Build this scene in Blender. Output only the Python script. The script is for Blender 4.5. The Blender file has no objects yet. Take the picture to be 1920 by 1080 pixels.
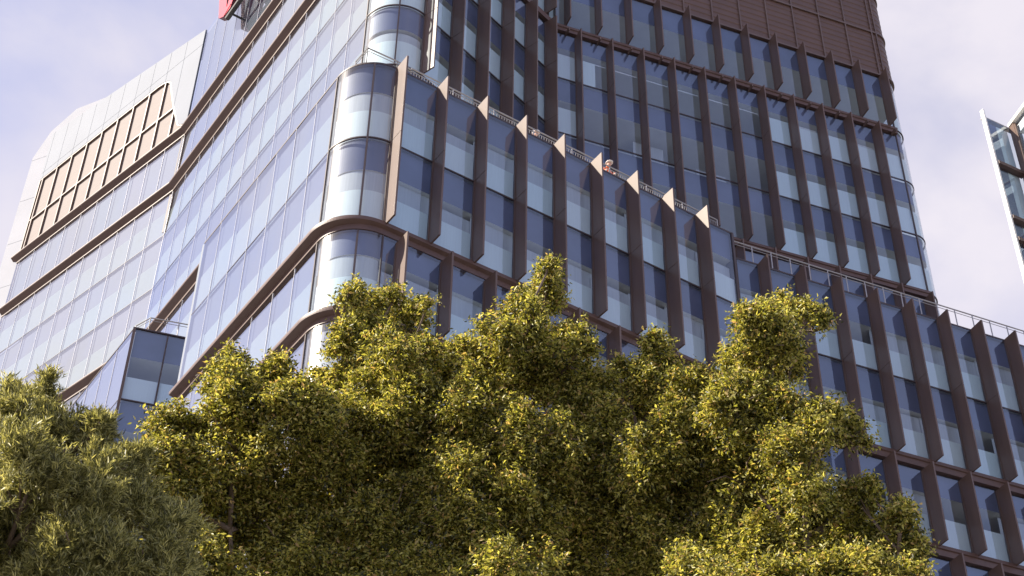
import bpy, math, random
import numpy as np
from mathutils import Vector, Matrix, Quaternion

random.seed(7)
S = bpy.context.scene
COL = S.collection
rad = math.radians

# ------------------------------------------------------------------ camera
cam_d = bpy.data.cameras.new("camera")
cam = bpy.data.objects.new("camera", cam_d)
COL.objects.link(cam)
cam_d.sensor_width = 36.0
cam_d.lens = 2937.1 / 1920 * 36.0
cam_d.clip_start = 0.1
cam_d.clip_end = 6000
Rt, Up, Fw = (0.99986, -0.01083, 0.01293), (-0.01687, -0.64227, 0.76629), (0.0, 0.7664, 0.64236)
cam.matrix_world = Matrix(((Rt[0], Up[0], -Fw[0], 0), (Rt[1], Up[1], -Fw[1], 0), (Rt[2], Up[2], -Fw[2], 1.7), (0, 0, 0, 1)))
S.camera = cam

# ------------------------------------------------------------------ sky, sun, exposure
SUN_AZ, SUN_EL = 189.0, 37.0           # azimuth from +x, counter-clockwise
sv = Vector((math.cos(rad(SUN_AZ)) * math.cos(rad(SUN_EL)), math.sin(rad(SUN_AZ)) * math.cos(rad(SUN_EL)), math.sin(rad(SUN_EL))))
W = bpy.data.worlds.new("World")
S.world = W
W.use_nodes = True
nt = W.node_tree
nt.nodes.clear()
N = nt.nodes.new
out = N("ShaderNodeOutputWorld"); bg = N("ShaderNodeBackground")
sky = N("ShaderNodeTexSky"); sky.sky_type = 'NISHITA'; sky.sun_disc = False
sky.sun_elevation = rad(SUN_EL); sky.sun_rotation = math.atan2(sv.x, sv.y)
sky.air_density = 1.0; sky.dust_density = 0.25; sky.ozone_density = 2.0
tc = N("ShaderNodeTexCoord")
mp = N("ShaderNodeMapping"); mp.inputs['Scale'].default_value = (1.0, 1.0, 1.5); mp.inputs['Location'].default_value = (0.35, 0.2, 0.1)
n1 = N("ShaderNodeTexNoise"); n1.inputs['Scale'].default_value = 3.3; n1.inputs['Detail'].default_value = 7; n1.inputs['Roughness'].default_value = 0.52; n1.inputs['Distortion'].default_value = 0.25
rmp = N("ShaderNodeValToRGB")
rmp.color_ramp.elements[0].position = 0.34; rmp.color_ramp.elements[0].color = (0.28, 0.28, 0.28, 1)
rmp.color_ramp.elements[1].position = 0.62; rmp.color_ramp.elements[1].color = (0.95, 0.95, 0.95, 1)
mixc = N("ShaderNodeMix"); mixc.data_type = 'RGBA'
# clouds glow more strongly towards the sun
nd = N("ShaderNodeVectorMath"); nd.operation = 'DOT_PRODUCT'; nd.inputs[1].default_value = tuple(sv)
mr = N("ShaderNodeMapRange"); mr.inputs['From Min'].default_value = -0.6; mr.inputs['From Max'].default_value = 1.0
mr.inputs['To Min'].default_value = 3.75; mr.inputs['To Max'].default_value = 3.5
cc = N("ShaderNodeVectorMath"); cc.operation = 'SCALE'; cc.inputs[0].default_value = (0.985, 0.93, 1.01)
tint = N("ShaderNodeMix"); tint.data_type = 'RGBA'; tint.blend_type = 'MULTIPLY'; tint.inputs['Factor'].default_value = 1.0
tint.inputs['B'].default_value = (1.30, 0.98, 1.06, 1)
L = nt.links.new
L(tc.outputs['Generated'], mp.inputs['Vector']); L(mp.outputs['Vector'], n1.inputs['Vector']); L(n1.outputs['Fac'], rmp.inputs['Fac'])
L(tc.outputs['Generated'], nd.inputs[0]); L(nd.outputs['Value'], mr.inputs['Value']); L(mr.outputs['Result'], cc.inputs['Scale'])
L(sky.outputs['Color'], tint.inputs['A'])
cv = N("ShaderNodeVectorMath"); cv.operation = 'DOT_PRODUCT'; cv.inputs[1].default_value = (-0.62, 0.78, 0.0)
cm = N("ShaderNodeMapRange"); cm.interpolation_type = 'SMOOTHSTEP'; cm.inputs['From Min'].default_value = -0.45; cm.inputs['From Max'].default_value = 0.25; cm.inputs['To Min'].default_value = 0.36; cm.inputs['To Max'].default_value = 1.0
mu = N("ShaderNodeMath"); mu.operation = 'MULTIPLY'
L(tc.outputs['Generated'], cv.inputs[0]); L(cv.outputs['Value'], cm.inputs['Value']); L(cm.outputs['Result'], mu.inputs[0]); L(rmp.outputs['Color'], mu.inputs[1])
L(mu.outputs[0], mixc.inputs['Factor']); L(tint.outputs['Result'], mixc.inputs['A']); L(cc.outputs['Vector'], mixc.inputs['B'])
L(mixc.outputs['Result'], bg.inputs['Color']); bg.inputs['Strength'].default_value = 0.118
L(bg.outputs['Background'], out.inputs['Surface'])

sun_d = bpy.data.lights.new("sun", 'SUN'); sun_d.energy = 5.0; sun_d.angle = rad(0.53); sun_d.color = (1.0, 0.90, 0.76)
sun = bpy.data.objects.new("sun", sun_d); COL.objects.link(sun)
sun.rotation_euler = sv.to_track_quat('Z', 'Y').to_euler()
sun.location = sv * 200

S.view_settings.view_transform = 'Standard'; S.view_settings.look = 'None'
S.view_settings.exposure = 1.1; S.view_settings.gamma = 1.0
S.render.engine = 'CYCLES'
S.cycles.use_denoising = True
S.cycles.max_bounces = 8; S.cycles.transparent_max_bounces = 12; S.cycles.glossy_bounces = 4; S.cycles.diffuse_bounces = 3; S.cycles.transmission_bounces = 6
S.cycles.sample_clamp_indirect = 6.0
S.cycles.caustics_reflective = False; S.cycles.caustics_refractive = False

# ------------------------------------------------------------------ materials
def nmat(name):
    m = bpy.data.materials.new(name); m.use_nodes = True
    return m, m.node_tree, m.node_tree.nodes['Principled BSDF']

def plain(name, col, rough=0.5, metal=0.0, var=0.12, scale=3.0, stretch=(1, 1, 1), spec=0.5, bump=0.0):
    m, t, b = nmat(name)
    b.inputs['Roughness'].default_value = rough; b.inputs['Metallic'].default_value = metal
    b.inputs['Specular IOR Level'].default_value = spec
    co = t.nodes.new("ShaderNodeTexCoord"); mpn = t.nodes.new("ShaderNodeMapping"); mpn.inputs['Scale'].default_value = stretch
    no = t.nodes.new("ShaderNodeTexNoise"); no.inputs['Scale'].default_value = scale; no.inputs['Detail'].default_value = 6
    r = t.nodes.new("ShaderNodeMapRange"); r.inputs['From Min'].default_value = 0.25; r.inputs['From Max'].default_value = 0.75
    r.inputs['To Min'].default_value = 1 - var; r.inputs['To Max'].default_value = 1 + var
    v = t.nodes.new("ShaderNodeVectorMath"); v.operation = 'SCALE'; v.inputs[0].default_value = col
    t.links.new(co.outputs['Object'], mpn.inputs['Vector']); t.links.new(mpn.outputs['Vector'], no.inputs['Vector'])
    t.links.new(no.outputs['Fac'], r.inputs['Value']); t.links.new(r.outputs['Result'], v.inputs['Scale'])
    t.links.new(v.outputs['Vector'], b.inputs['Base Color'])
    if bump:
        bp = t.nodes.new("ShaderNodeBump"); bp.inputs['Strength'].default_value = bump; bp.inputs['Distance'].default_value = 0.02
        t.links.new(no.outputs['Fac'], bp.inputs['Height']); t.links.new(bp.outputs['Normal'], b.inputs['Normal'])
    return m

def glass(name, tcol, r0=.15, soft=0.0, gcol=(1, 1, 1)):
    m = bpy.data.materials.new(name); m.use_nodes = True; t = m.node_tree; t.nodes.clear(); n = t.nodes.new
    o = n("ShaderNodeOutputMaterial"); mx = n("ShaderNodeMixShader"); tr = n("ShaderNodeBsdfTransparent"); gl = n("ShaderNodeBsdfGlossy"); ge = n("ShaderNodeNewGeometry")
    tr.inputs['Color'].default_value = (*tcol, 1); gl.inputs['Roughness'].default_value = 0.015; gl.inputs['Color'].default_value = (*gcol, 1)
    # coated glass: reflectance r0 face-on rising to 1 at grazing, the same from both sides
    def mth(op, a, b=None):
        q = n("ShaderNodeMath"); q.operation = op
        for i, v in enumerate((a, b)):
            if v is None: continue
            if isinstance(v, (int, float)): q.inputs[i].default_value = v
            else: t.links.new(v, q.inputs[i])
        return q.outputs[0]
    dt = n("ShaderNodeVectorMath"); dt.operation = 'DOT_PRODUCT'; t.links.new(ge.outputs['Incoming'], dt.inputs[0]); t.links.new(ge.outputs['Normal'], dt.inputs[1])
    fres = mth('ADD', mth('MULTIPLY', mth('POWER', mth('SUBTRACT', 1.0, mth('ABSOLUTE', dt.outputs['Value'])), 5.0), 1 - r0), r0)
    co = n("ShaderNodeTexCoord"); no = n("ShaderNodeTexNoise"); no.inputs['Scale'].default_value = 0.55; no.inputs['Detail'].default_value = 2
    bp = n("ShaderNodeBump"); bp.inputs['Strength'].default_value = 0.035; bp.inputs['Distance'].default_value = 0.05
    t.links.new(co.outputs['Object'], no.inputs['Vector']); t.links.new(no.outputs['Fac'], bp.inputs['Height']); t.links.new(bp.outputs['Normal'], gl.inputs['Normal'])
    t.links.new(fres, mx.inputs['Fac']); t.links.new(tr.outputs['BSDF'], mx.inputs[1])
    oi = n("ShaderNodeObjectInfo"); va = n("ShaderNodeMix"); va.data_type = 'RGBA'
    va.inputs['A'].default_value = (tcol[0] * .93, tcol[1] * .97, tcol[2], 1); va.inputs['B'].default_value = (tcol[0] * .97, tcol[1] * .96, tcol[2] * .97, 1)
    t.links.new(oi.outputs['Random'], va.inputs['Factor']); t.links.new(va.outputs['Result'], tr.inputs['Color'])
    if soft:
        g2 = n("ShaderNodeBsdfGlossy"); g2.inputs['Roughness'].default_value = 0.19; m2 = n("ShaderNodeMixShader"); m2.inputs['Fac'].default_value = soft
        t.links.new(gl.outputs['BSDF'], m2.inputs[1]); t.links.new(g2.outputs['BSDF'], m2.inputs[2]); t.links.new(m2.outputs['Shader'], mx.inputs[2])
    else:
        t.links.new(gl.outputs['BSDF'], mx.inputs[2])
    t.links.new(mx.outputs['Shader'], o.inputs['Surface'])
    return m

M = {}
M['glass_b'] = glass("blue glass", (0.86, 0.93, 0.98), .17, gcol=(.82, .92, 1.0))
M['glass_a'] = glass("pale glass", (0.88, 0.93, 0.94), .42)
M['glass_curve'] = glass("curved glass", (0.90, 0.94, 0.95), .16, soft=0.65)
M['bronze'] = plain("bronze metal", (0.118, 0.077, 0.060), 0.38, 0.0, 0.16, 2.2, (1, 1, 0.12))
M['ledge'] = plain("brown metal ledge", (0.095, 0.055, 0.045), 0.5, 0.0, 0.12, 2.0)
M['louvre'] = plain("brown louvre", (0.098, 0.054, 0.038), 0.5, 0.0, 0.12, 1.0)
M['mull_l'] = plain("aluminium mullion", (0.72, 0.72, 0.76), 0.4, 0.0, 0.05)
M['mull_d'] = plain("dark mullion", (0.06, 0.042, 0.04), 0.5, 0.0, 0.1)
M['spandrel'] = plain("spandrel", (0.115, 0.125, 0.205), 0.6, 0.0, 0.35, 0.35)
M['spandrel_a'] = plain("lavender spandrel", (0.16, 0.165, 0.235), 0.6, 0.0, 0.06, 0.8)
M['ceiling'] = plain("white ceiling", (0.80, 0.80, 0.78), 0.8, 0.0, 0.03)
M['inside'] = plain("inner wall", (0.30, 0.30, 0.32), 0.8, 0.0, 0.3, 0.5)
M['blind'] = plain("pale blind", (0.74, 0.82, 0.81), 0.8, 0.0, 0.05, 6.0, (4, 4, 0.15))
M['blind_a'] = plain('white blind', (0.46, 0.51, 0.51), 0.8, 0.0, 0.05, 6.0, (4, 4, 0.15))
M['ceil_panel'] = plain("grey ceiling stand-in", (0.52, 0.54, 0.56), 0.8, 0.0, 0.08, 4.0, (4, 4, 0.15))  # grey of the added upright panels that replace a too dark ceiling
M['silver'] = plain("silver cladding", (0.222, 0.245, 0.285), 0.7, 0.0, 0.05, 0.4, spec=.15)
M['white'] = plain("white cladding", (0.80, 0.78, 0.74), 0.5, 0.0, 0.04, 0.5)
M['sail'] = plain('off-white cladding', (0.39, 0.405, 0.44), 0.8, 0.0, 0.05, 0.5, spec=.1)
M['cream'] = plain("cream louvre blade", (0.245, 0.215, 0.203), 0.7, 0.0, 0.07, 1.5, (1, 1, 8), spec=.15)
M['roof'] = plain("roof deck", (0.35, 0.34, 0.33), 0.9, 0.0, 0.2, 2.0)
M['rail'] = plain("galvanised rail", (0.36, 0.35, 0.34), 0.4, 0.3, 0.08, 5.0)
M['red'] = plain("red sign", (0.55, 0.015, 0.04), 0.35, 0.0, 0.05)
M['darkred'] = plain("dark red sign return", (0.12, 0.02, 0.025), 0.5, 0.0, 0.1)
M['black'] = plain("black bracket", (0.03, 0.028, 0.028), 0.5)
M['ground'] = plain("grey ground", (0.22, 0.21, 0.20), 0.9, 0.0, 0.25, 0.3)
M['asphalt'] = plain("asphalt", (0.05, 0.05, 0.052), 0.9, 0.0, 0.2, 4.0)
M['paver'] = plain("concrete paver", (0.30, 0.29, 0.27), 0.85, 0.0, 0.15, 2.0)

# ------------------------------------------------------------------ mesh helpers
class MB:
    def __init__(s): s.v, s.f, s.m = [], [], []
    def add(s, vs, fs, mi=0):
        b = len(s.v); s.v += [tuple(v) for v in vs]; s.f += [tuple(b + i for i in f) for f in fs]; s.m += [mi] * len(fs)
    def quad(s, a, b, c, d, mi=0): s.add([a, b, c, d], [(0, 1, 2, 3)], mi)
    def hexa(s, p, mi=0):   # p: 4 bottom + 4 top, both counter-clockwise
        s.add(p, [(3, 2, 1, 0), (4, 5, 6, 7), (0, 1, 5, 4), (1, 2, 6, 5), (2, 3, 7, 6), (3, 0, 4, 7)], mi)
    def prism(s, poly, z0, z1, mi=0, mtop=None, mbot=None):
        n = len(poly); vs = [(x, y, z0) for x, y in poly] + [(x, y, z1) for x, y in poly]
        s.add(vs, [(i, (i + 1) % n, n + (i + 1) % n, n + i) for i in range(n)], mi)
        s.add(vs[:n], [tuple(range(n))[::-1]], mi if mbot is None else mbot)
        s.add(vs[n:], [tuple(range(n))], mi if mtop is None else mtop)
    def tube(s, pts, rs, seg=7, mi=0):
        pts = [Vector(p) for p in pts]; rings = []
        b = len(s.v)
        for i, p in enumerate(pts):
            d = (pts[min(i + 1, len(pts) - 1)] - pts[max(i - 1, 0)]).normalized()
            x = d.cross(Vector((0.31, 0.77, 0.55))).normalized(); y = d.cross(x)
            for k in range(seg):
                a = 2 * math.pi * k / seg; s.v.append(tuple(p + (x * math.cos(a) + y * math.sin(a)) * rs[i]))
        for i in range(len(pts) - 1):
            for k in range(seg):
                s.f.append((b + i * seg + k, b + i * seg + (k + 1) % seg, b + (i + 1) * seg + (k + 1) % seg, b + (i + 1) * seg + k)); s.m.append(mi)
        s.f.append(tuple(b + k for k in range(seg))[::-1]); s.m.append(mi)
        s.f.append(tuple(b + (len(pts) - 1) * seg + k for k in range(seg))); s.m.append(mi)
    def build(s, name, mats, parent=None, smooth=False):
        me = bpy.data.meshes.new(name)
        o0 = parent_origin(parent)
        me.from_pydata([(x - o0[0], y - o0[1], z - o0[2]) for x, y, z in s.v], [], s.f)
        for m in (mats if isinstance(mats, (list, tuple)) else [mats]): me.materials.append(M[m] if isinstance(m, str) else m)
        me.polygons.foreach_set('material_index', s.m)
        if smooth: me.polygons.foreach_set('use_smooth', [True] * len(s.f))
        me.update()
        o = bpy.data.objects.new(name, me); COL.objects.link(o)
        if parent is not None: o.parent = parent
        return o

def parent_origin(p):
    o = Vector((0, 0, 0))
    while p is not None:
        o += p.location; p = p.parent
    return o

def thing(name, label, cat, loc, group=None):
    o = bpy.data.objects.new(name, None); COL.objects.link(o); o.location = loc; o.empty_display_size = 0.5
    o['label'] = label; o['category'] = cat
    if group: o['group'] = group
    return o

# ------------------------------------------------------------------ facade planes
class Plane:
    """a vertical facade: u metres along it, off metres out of it"""
    def __init__(s, deg, signed):
        a = rad(deg); s.t = Vector((math.cos(a), math.sin(a))); n = Vector((-math.sin(a), math.cos(a)))
        s.foot = n * signed; s.out = -s.foot.normalized()
    def p(s, u, off=0.0):
        return s.foot + s.t * u + s.out * off
    def P(s, u, off, z):
        q = s.p(u, off); return (q.x, q.y, z)

FA = Plane(123.577, -16.83)     # sunlit long face of the podium block
FB = Plane(33.258, 36.0)        # finned face of the podium block
TA = Plane(123.577, -20.518)    # sunlit long face of the tower
TP = Plane(136.789, -35.344)    # angled wing
TD = Plane(49.314, 34.06)       # tower face left of the inner corner
TC = Plane(20.453, 50.475)      # tower face right of the inner corner
FW = Plane(22.662, 41.986)      # right wing

def cross2(A, B):
    a, b = A.out, B.out
    d = a.x * b.y - a.y * b.x
    ca, cb = a.dot(A.foot), b.dot(B.foot)
    return Vector(((ca * b.y - cb * a.y) / d, (a.x * cb - b.x * ca) / d))

def arc(K, ta, tb, cut, n):
    """rounded corner at K between directions ta and tb; returns points and outward normals from the ta side to the tb side"""
    half = math.acos(max(-1, min(1, ta.dot(tb)))) / 2
    R = cut * math.tan(half)
    c = K + (ta + tb).normalized() * (cut / math.cos(half))
    p0, p1 = K + ta * cut - c, K + tb * cut - c
    a0, a1 = math.atan2(p0.y, p0.x), math.atan2(p1.y, p1.x)
    while a1 - a0 > math.pi: a1 -= 2 * math.pi
    while a1 - a0 < -math.pi: a1 += 2 * math.pi
    res = []
    for i in range(n + 1):
        a = a0 + (a1 - a0) * i / n; d = Vector((math.cos(a), math.sin(a)))
        res.append((c + d * R, d))
    return res

def sweep(mb, cols, prof, mi=0):
    """profile [(off,z)...] (closed) swept along columns [(point, normal)...]; off may be a function of the column index"""
    b = len(mb.v); k = len(prof)
    for i, (p, n) in enumerate(cols):
        for off, z in prof:
            o = off(i) if callable(off) else off
            q = p + n * o; mb.v.append((q.x, q.y, z))
    for i in range(len(cols) - 1):
        for j in range(k):
            mb.f.append((b + i * k + j, b + (i + 1) * k + j, b + (i + 1) * k + (j + 1) % k, b + i * k + (j + 1) % k)); mb.m.append(mi)
    mb.f.append(tuple(b + j for j in range(k))); mb.m.append(mi)
    e = b + (len(cols) - 1) * k
    mb.f.append(tuple(e + j for j in range(k))[::-1]); mb.m.append(mi)

def offset_line(pts, d, closed=False):
    """miter offset of an open polyline to its left-hand normal side given normals towards outside by sign d"""
    res = []
    for i, p in enumerate(pts):
        ns = []
        if i > 0: t = (pts[i] - pts[i - 1]).normalized(); ns.append(Vector((t.y, -t.x)))
        if i < len(pts) - 1: t = (pts[i + 1] - pts[i]).normalized(); ns.append(Vector((t.y, -t.x)))
        if len(ns) == 1: res.append(p + ns[0] * d)
        else:
            m = (ns[0] + ns[1]).normalized(); res.append(p + m * (d / m.dot(ns[0])))
    return res

rj = random.Random(3)
def window(parent, F, u0, u1, z0, z1, gmat, mmat, blind=0.0, bmat='blind', inner=0.0, label=None, mw=0.045, proud=0.03, bsplit=1.0, bshift=0.0):
    mb = MB()
    j = [rj.uniform(-0.008, 0.008) for _ in range(4)]
    q = [F.P(u0, j[0], z0), F.P(u1, j[1], z0), F.P(u1, j[2], z1), F.P(u0, j[3], z1)]
    if F.t.y * F.out.x - F.t.x * F.out.y < 0: q = q[::-1]      # normal points out of the building
    mb.quad(*q, 0)
    e = 0.012
    # mullion on the near jamb, transom at the foot (real bars standing proud of the glass)
    def bar(ua, ub, za, zb, of):
        a, b = F.p(ua, -0.06), F.p(ub, -0.06); c, d = F.p(ub, of), F.p(ua, of)
        mb.hexa([(q.x, q.y, za) for q in (a, b, c, d)] + [(q.x, q.y, zb) for q in (a, b, c, d)], 1)
    bar(u0 - mw / 2, u0 + mw / 2, z0 + 0.03, z1 - 0.03, proud)
    k0 = len(mb.f); th_ = .028 if mmat != 'mull_l' else .014
    bar(u0 - mw / 2, u1 - mw / 2 - 0.002, z0 - th_, z0 + th_, proud * 0.7)
    for k in range(k0, len(mb.f)): mb.m[k] = 2
    o = mb.build("window", [gmat, mmat, 'mull_d'], parent)
    if label: o['label'] = label
    def panel(h, dep, mname, nm, ua, ub, zb=None):
        bb = MB(); a, b, c, d = F.p(ua, -dep - 0.02), F.p(ub, -dep - 0.02), F.p(ub, -dep), F.p(ua, -dep)
        zb = z0 + 0.04 if zb is None else zb
        bb.hexa([(q.x, q.y, zb) for q in (a, b, c, d)] + [(q.x, q.y, z0 + h) for q in (a, b, c, d)], 0)
        bb.build(nm, mname, o)
    g = .006 if bmat == 'blind_a' else .05
    if blind: panel(blind, 0.10, bmat, "blind", u0 + g, u0 + g + (u1 - u0 - 2 * g) * bsplit)
    if blind and bmat == 'blind_a': panel(z1 - z0 - .04, 0.135, 'spandrel_a', "spandrel_panel", u0 + .004, u1 - .004, z0 + blind + .01)
    if inner: panel(inner, 0.30 + rj.uniform(0, .05), 'ceil_panel', "ceiling_stand_in", u0 + 0.05, u1 + 0.22)  # added panel, its grey stands in for the lit ceiling behind the glass
    return o

def curved_window(parent, cols, z0, z1, blind, bmat='blind', inner=0.0):
    mb = MB()
    n = len(cols)
    for i in range(n - 1):
        (p, a), (q, b) = cols[i], cols[i + 1]
        mb.quad((p.x, p.y, z0), (q.x, q.y, z0), (q.x, q.y, z1), (p.x, p.y, z1), 0)
    sweep(mb, cols, [(-0.05, z0 - 0.028), (0.025, z0 - 0.028), (0.025, z0 + 0.028), (-0.05, z0 + 0.028)], 1)
    p, a = cols[0]; t = Vector((-a.y, a.x))
    c = [p - t * .035 - a * .05, p + t * .035 - a * .05, p + t * .035 + a * .03, p - t * .035 + a * .03]
    mb.hexa([(x.x, x.y, z0 + .03) for x in c] + [(x.x, x.y, z1 - .03) for x in c], 1)
    o = mb.build("window", ['glass_curve', 'mull_d'], parent, smooth=False)
    me = o.data
    sm = [me.polygons[i].material_index == 0 for i in range(len(me.polygons))]
    me.polygons.foreach_set('use_smooth', sm)
    bb = MB(); sweep(bb, cols, [(-0.14, z0 + .04), (-0.12, z0 + .04), (-0.12, z0 + blind), (-0.14, z0 + blind)], 0)
    bb.build("blind", bmat, o)
    if inner:
        bb = MB(); sweep(bb, cols, [(-0.22, z0 + .04), (-0.20, z0 + .04), (-0.20, z0 + inner), (-0.22, z0 + inner)], 0); bb.build("ceiling_stand_in", 'ceil_panel', o)  # curved panel added in place of the visible ceiling tone
    return o

def fin(parent, F, u, z0, z1, depth=0.75, th=0.07, joints=(), label=None):
    mb = MB()
    zs = [z0] + [j for j in joints if z0 < j < z1] + [z1]
    for k in range(len(zs) - 1):
        a = zs[k] + (0.015 if k else 0); b = zs[k + 1] - (0.015 if k < len(zs) - 2 else 0)
        c = [F.p(u - th / 2, 0.015), F.p(u + th / 2, 0.015), F.p(u + th / 2, depth), F.p(u - th / 2, depth)]
        mb.hexa([(q.x, q.y, a) for q in c] + [(q.x, q.y, b) for q in c], 0)
        if k:
            c = [F.p(u - th / 2 + .012, 0.02), F.p(u + th / 2 - .012, 0.02), F.p(u + th / 2 - .012, depth - .012), F.p(u - th / 2 + .012, depth - .012)]
            mb.hexa([(q.x, q.y, zs[k] - .02) for q in c] + [(q.x, q.y, zs[k] + .02) for q in c], 0)
    # base plate where the fin meets the curtain wall
    c = [F.p(u - th / 2 - .03, -0.05), F.p(u + th / 2 + .03, -0.05), F.p(u + th / 2 + .03, 0.04), F.p(u - th / 2 - .03, 0.04)]
    mb.hexa([(q.x, q.y, z0 + .02) for q in c] + [(q.x, q.y, z1 - .02) for q in c], 0)
    # small steel bracket under each joint
    o = mb.build("fin", 'bronze', parent)
    if label: o['label'] = label
    return o

def slab(parent, cols_outer, inner_pts, ztop, thick, mats=('spandrel', 'ceiling', 'roof'), name="floor_slab"):
    mb = MB()
    poly = [(p.x, p.y) for p in cols_outer] + [(p.x, p.y) for p in inner_pts[::-1]]
    mb.prism(poly, ztop - thick, ztop, 0, mtop=2, mbot=1)
    o = mb.build(name, list(mats), parent)
    return o

def railing(parent, pts, zb, h, pitch=0.12, post=1.8, name="railing", picket=True):
    mb = MB()
    for i in range(len(pts) - 1):
        a, b = Vector(pts[i]), Vector(pts[i + 1]); d = (b - a).length; t = (b - a) / d
        mb.tube([(a.x, a.y, zb + h), (b.x, b.y, zb + h)], [0.03, 0.03], 6)
        mb.tube([(a.x, a.y, zb + h - .16), (b.x, b.y, zb + h - .16)], [0.016, 0.016], 5)
        mb.tube([(a.x, a.y, zb + .08), (b.x, b.y, zb + .08)], [0.018, 0.018], 5)
        k = max(1, round(d / post))
        for q in range(k + 1):
            p = a + t * (d * q / k); mb.tube([(p.x, p.y, zb), (p.x, p.y, zb + h)], [0.026, 0.026], 6)
        if picket:
            k = int(d / pitch)
            for q in range(1, k):
                p = a + t * (d * q / k); mb.tube([(p.x, p.y, zb + .08), (p.x, p.y, zb + h - .16)], [0.011, 0.011], 4)
    return mb.build(name, 'rail', parent)

# ------------------------------------------------------------------ ground
def ground():
    mb = MB(); mb.quad((-3000, -3000, 0), (3000, -3000, 0), (3000, 3000, 0), (-3000, 3000, 0))
    g = mb.build("ground", 'ground'); g['kind'] = 'structure'
    mb = MB(); mb.prism([(-60, -4), (60, -4), (60, 8), (-60, 8)], 0.004, 0.008)
    g = mb.build("road", 'asphalt'); g['kind'] = 'structure'
    mb = MB(); mb.prism([(-60, 8.0), (60, 8.0), (60, 24), (-60, 24)], 0.004, 0.13)
    g = mb.build("pavement", 'paver'); g['kind'] = 'structure'
ground()

# ------------------------------------------------------------------ podium block (front, rounded corner)
KAB = cross2(FA, FB)
CUT = 1.65
UA0, UA1 = 37.53, 49.2
UB0, UB1 = 18.28, 34.65
pod = thing("podium_block", "glass mid-rise block with rounded corner, brown fins and roof terrace below the tower", "building", (KAB.x, KAB.y, 0))
pod_arc = arc(KAB, FA.t, FB.t, CUT, 26)
def seg_cols(F, ua, ub, n=1):
    return [(F.p(ua + (ub - ua) * i / n), F.out) for i in range(n + 1)]
pod_cols = [(FA.p(UA1), FA.out)] + pod_arc + [(FB.p(UB1), FB.out)]
inner = offset_line([FA.p(UA1), KAB, FB.p(UB1)], 0)
def inset(pts_planes, d):
    return pts_planes
pod_out = [p - n * 0.16 for p, n in pod_cols]
a_in = FA.p(UA1, -3.4); b_in = FB.p(UB1, -3.2)
class _P(Plane):
    def __init__(s, F, off): s.t = F.t; s.out = F.out; s.foot = F.foot + F.out * off
k_in = cross2(_P(FA, -3.4), _P(FB, -3.2))
pod_in = [a_in, k_in, b_in]
PZ = [46.1, 42.1, 38.1, 34.1, 30.1, 26.1, 22.1, 18.1, 14.1, 10.1, 6.1]
for z in PZ:
    slab(pod, pod_out, pod_in, z - 0.02, 1.47 if z < 46 else 1.45)
mb = MB()
sweep(mb, [(a_in, FA.out), (k_in, (FA.out + FB.out).normalized()), (b_in, FB.out)], [(-.2, 0), (0, 0), (0, 46.0), (-.2, 46.0)])
mb.build("inner_wall", 'inside', pod)
# left end wall of the block
mb = MB(); c = [FA.p(UA1 - .02, -.01), FA.p(UA1 + .22, -.01), FA.p(UA1 + .22, -3.66), FA.p(UA1 - .02, -3.66)]
mb.hexa([(q.x, q.y, 0) for q in c] + [(q.x, q.y, 46.1) for q in c]); mb.build("end_wall", 'silver', pod)
c = [FB.p(UB1 - .05, -.5), FB.p(UB1 + .05, -.5), FB.p(UB1 + .05, .05), FB.p(UB1 - .05, .05)]
mb = MB(); mb.hexa([(q.x, q.y, 0) for q in c] + [(q.x, q.y, 46.08) for q in c]); mb.build("end_wall", 'mull_d', pod)
# roof edge trim
mb = MB(); sweep(mb, pod_cols, [(-.16, 46.02), (.012, 46.02), (.012, 46.1), (-.16, 46.1)]); mb.build("roof_edge", 'mull_d', pod)

a_lines = [UA0 + (UA1 - UA0) * i / 7 for i in range(8)]
b_fins = [18.28 + 1.806 * i for i in range(9)]
r_ = random.Random(11)
ARC_SPLIT = 17          # mullion inside the curve
sec = [(46.1, 42.1, 0), (42.1, 38.1, 0), (37.62, 34.1, 1), (33.62, 30.1, 2)]
for si, (zt, zb, stg) in enumerate(sec):
    zt2 = zt - 0.05 if zt > 46 else zt
    for i in range(7):
        hh = r_.choice([1.9, 2.05, 2.05, 2.3])
        window(pod, FA, a_lines[i], a_lines[i + 1], zb, zt2, 'glass_a', 'mull_l', blind=hh, bmat='blind_a', mw=.016, proud=.010)
    curved_window(pod, pod_arc[:ARC_SPLIT + 1], zb, zt2, 1.5, inner=2.5)
    curved_window(pod, pod_arc[ARC_SPLIT:], zb, zt2, 1.5, inner=2.5)
    sh = 0.57 if stg == 1 else 0.0
    us = [UB0] + [b_fins[i] + sh for i in range(9)] if sh else list(b_fins)
    us = us + [UB1]
    for i in range(len(us) - 1):
        last = i == len(us) - 2
        window(pod, FB, us[i], us[i + 1], zb, zt2, 'glass_b', 'mull_d', blind=1.45, inner=r_.choice([2.5, 2.5, 2.45, 2.2, 2.3]), mw=.05)
    for i in range(9):
        lab = "sunlit pale fin at the rounded corner" if (i == 0 and si in (0, 2)) else None
        if si == 0: fin(pod, FB, b_fins[i], 38.0, 46.1, joints=(42.1,), label=lab)
        elif si >= 2: fin(pod, FB, b_fins[i] + sh, zb - .1, zt - .1, label=lab)
def ledge(parent, cols, z, hs, d_from, d_to, name="ledge"):
    mb = MB(); n = len(cols) - 1
    f1 = lambda i: d_from + (d_to - d_from) * (i / n)
    sweep(mb, cols, [(-.15, z - hs), (.03, z - hs), (.03, z - hs * .5), (lambda i: f1(i) * .96, z - .16), (f1, z - .10), (f1, z - .01), (-.15, z - .01)])
    return mb.build(name, 'ledge', parent)
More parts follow.
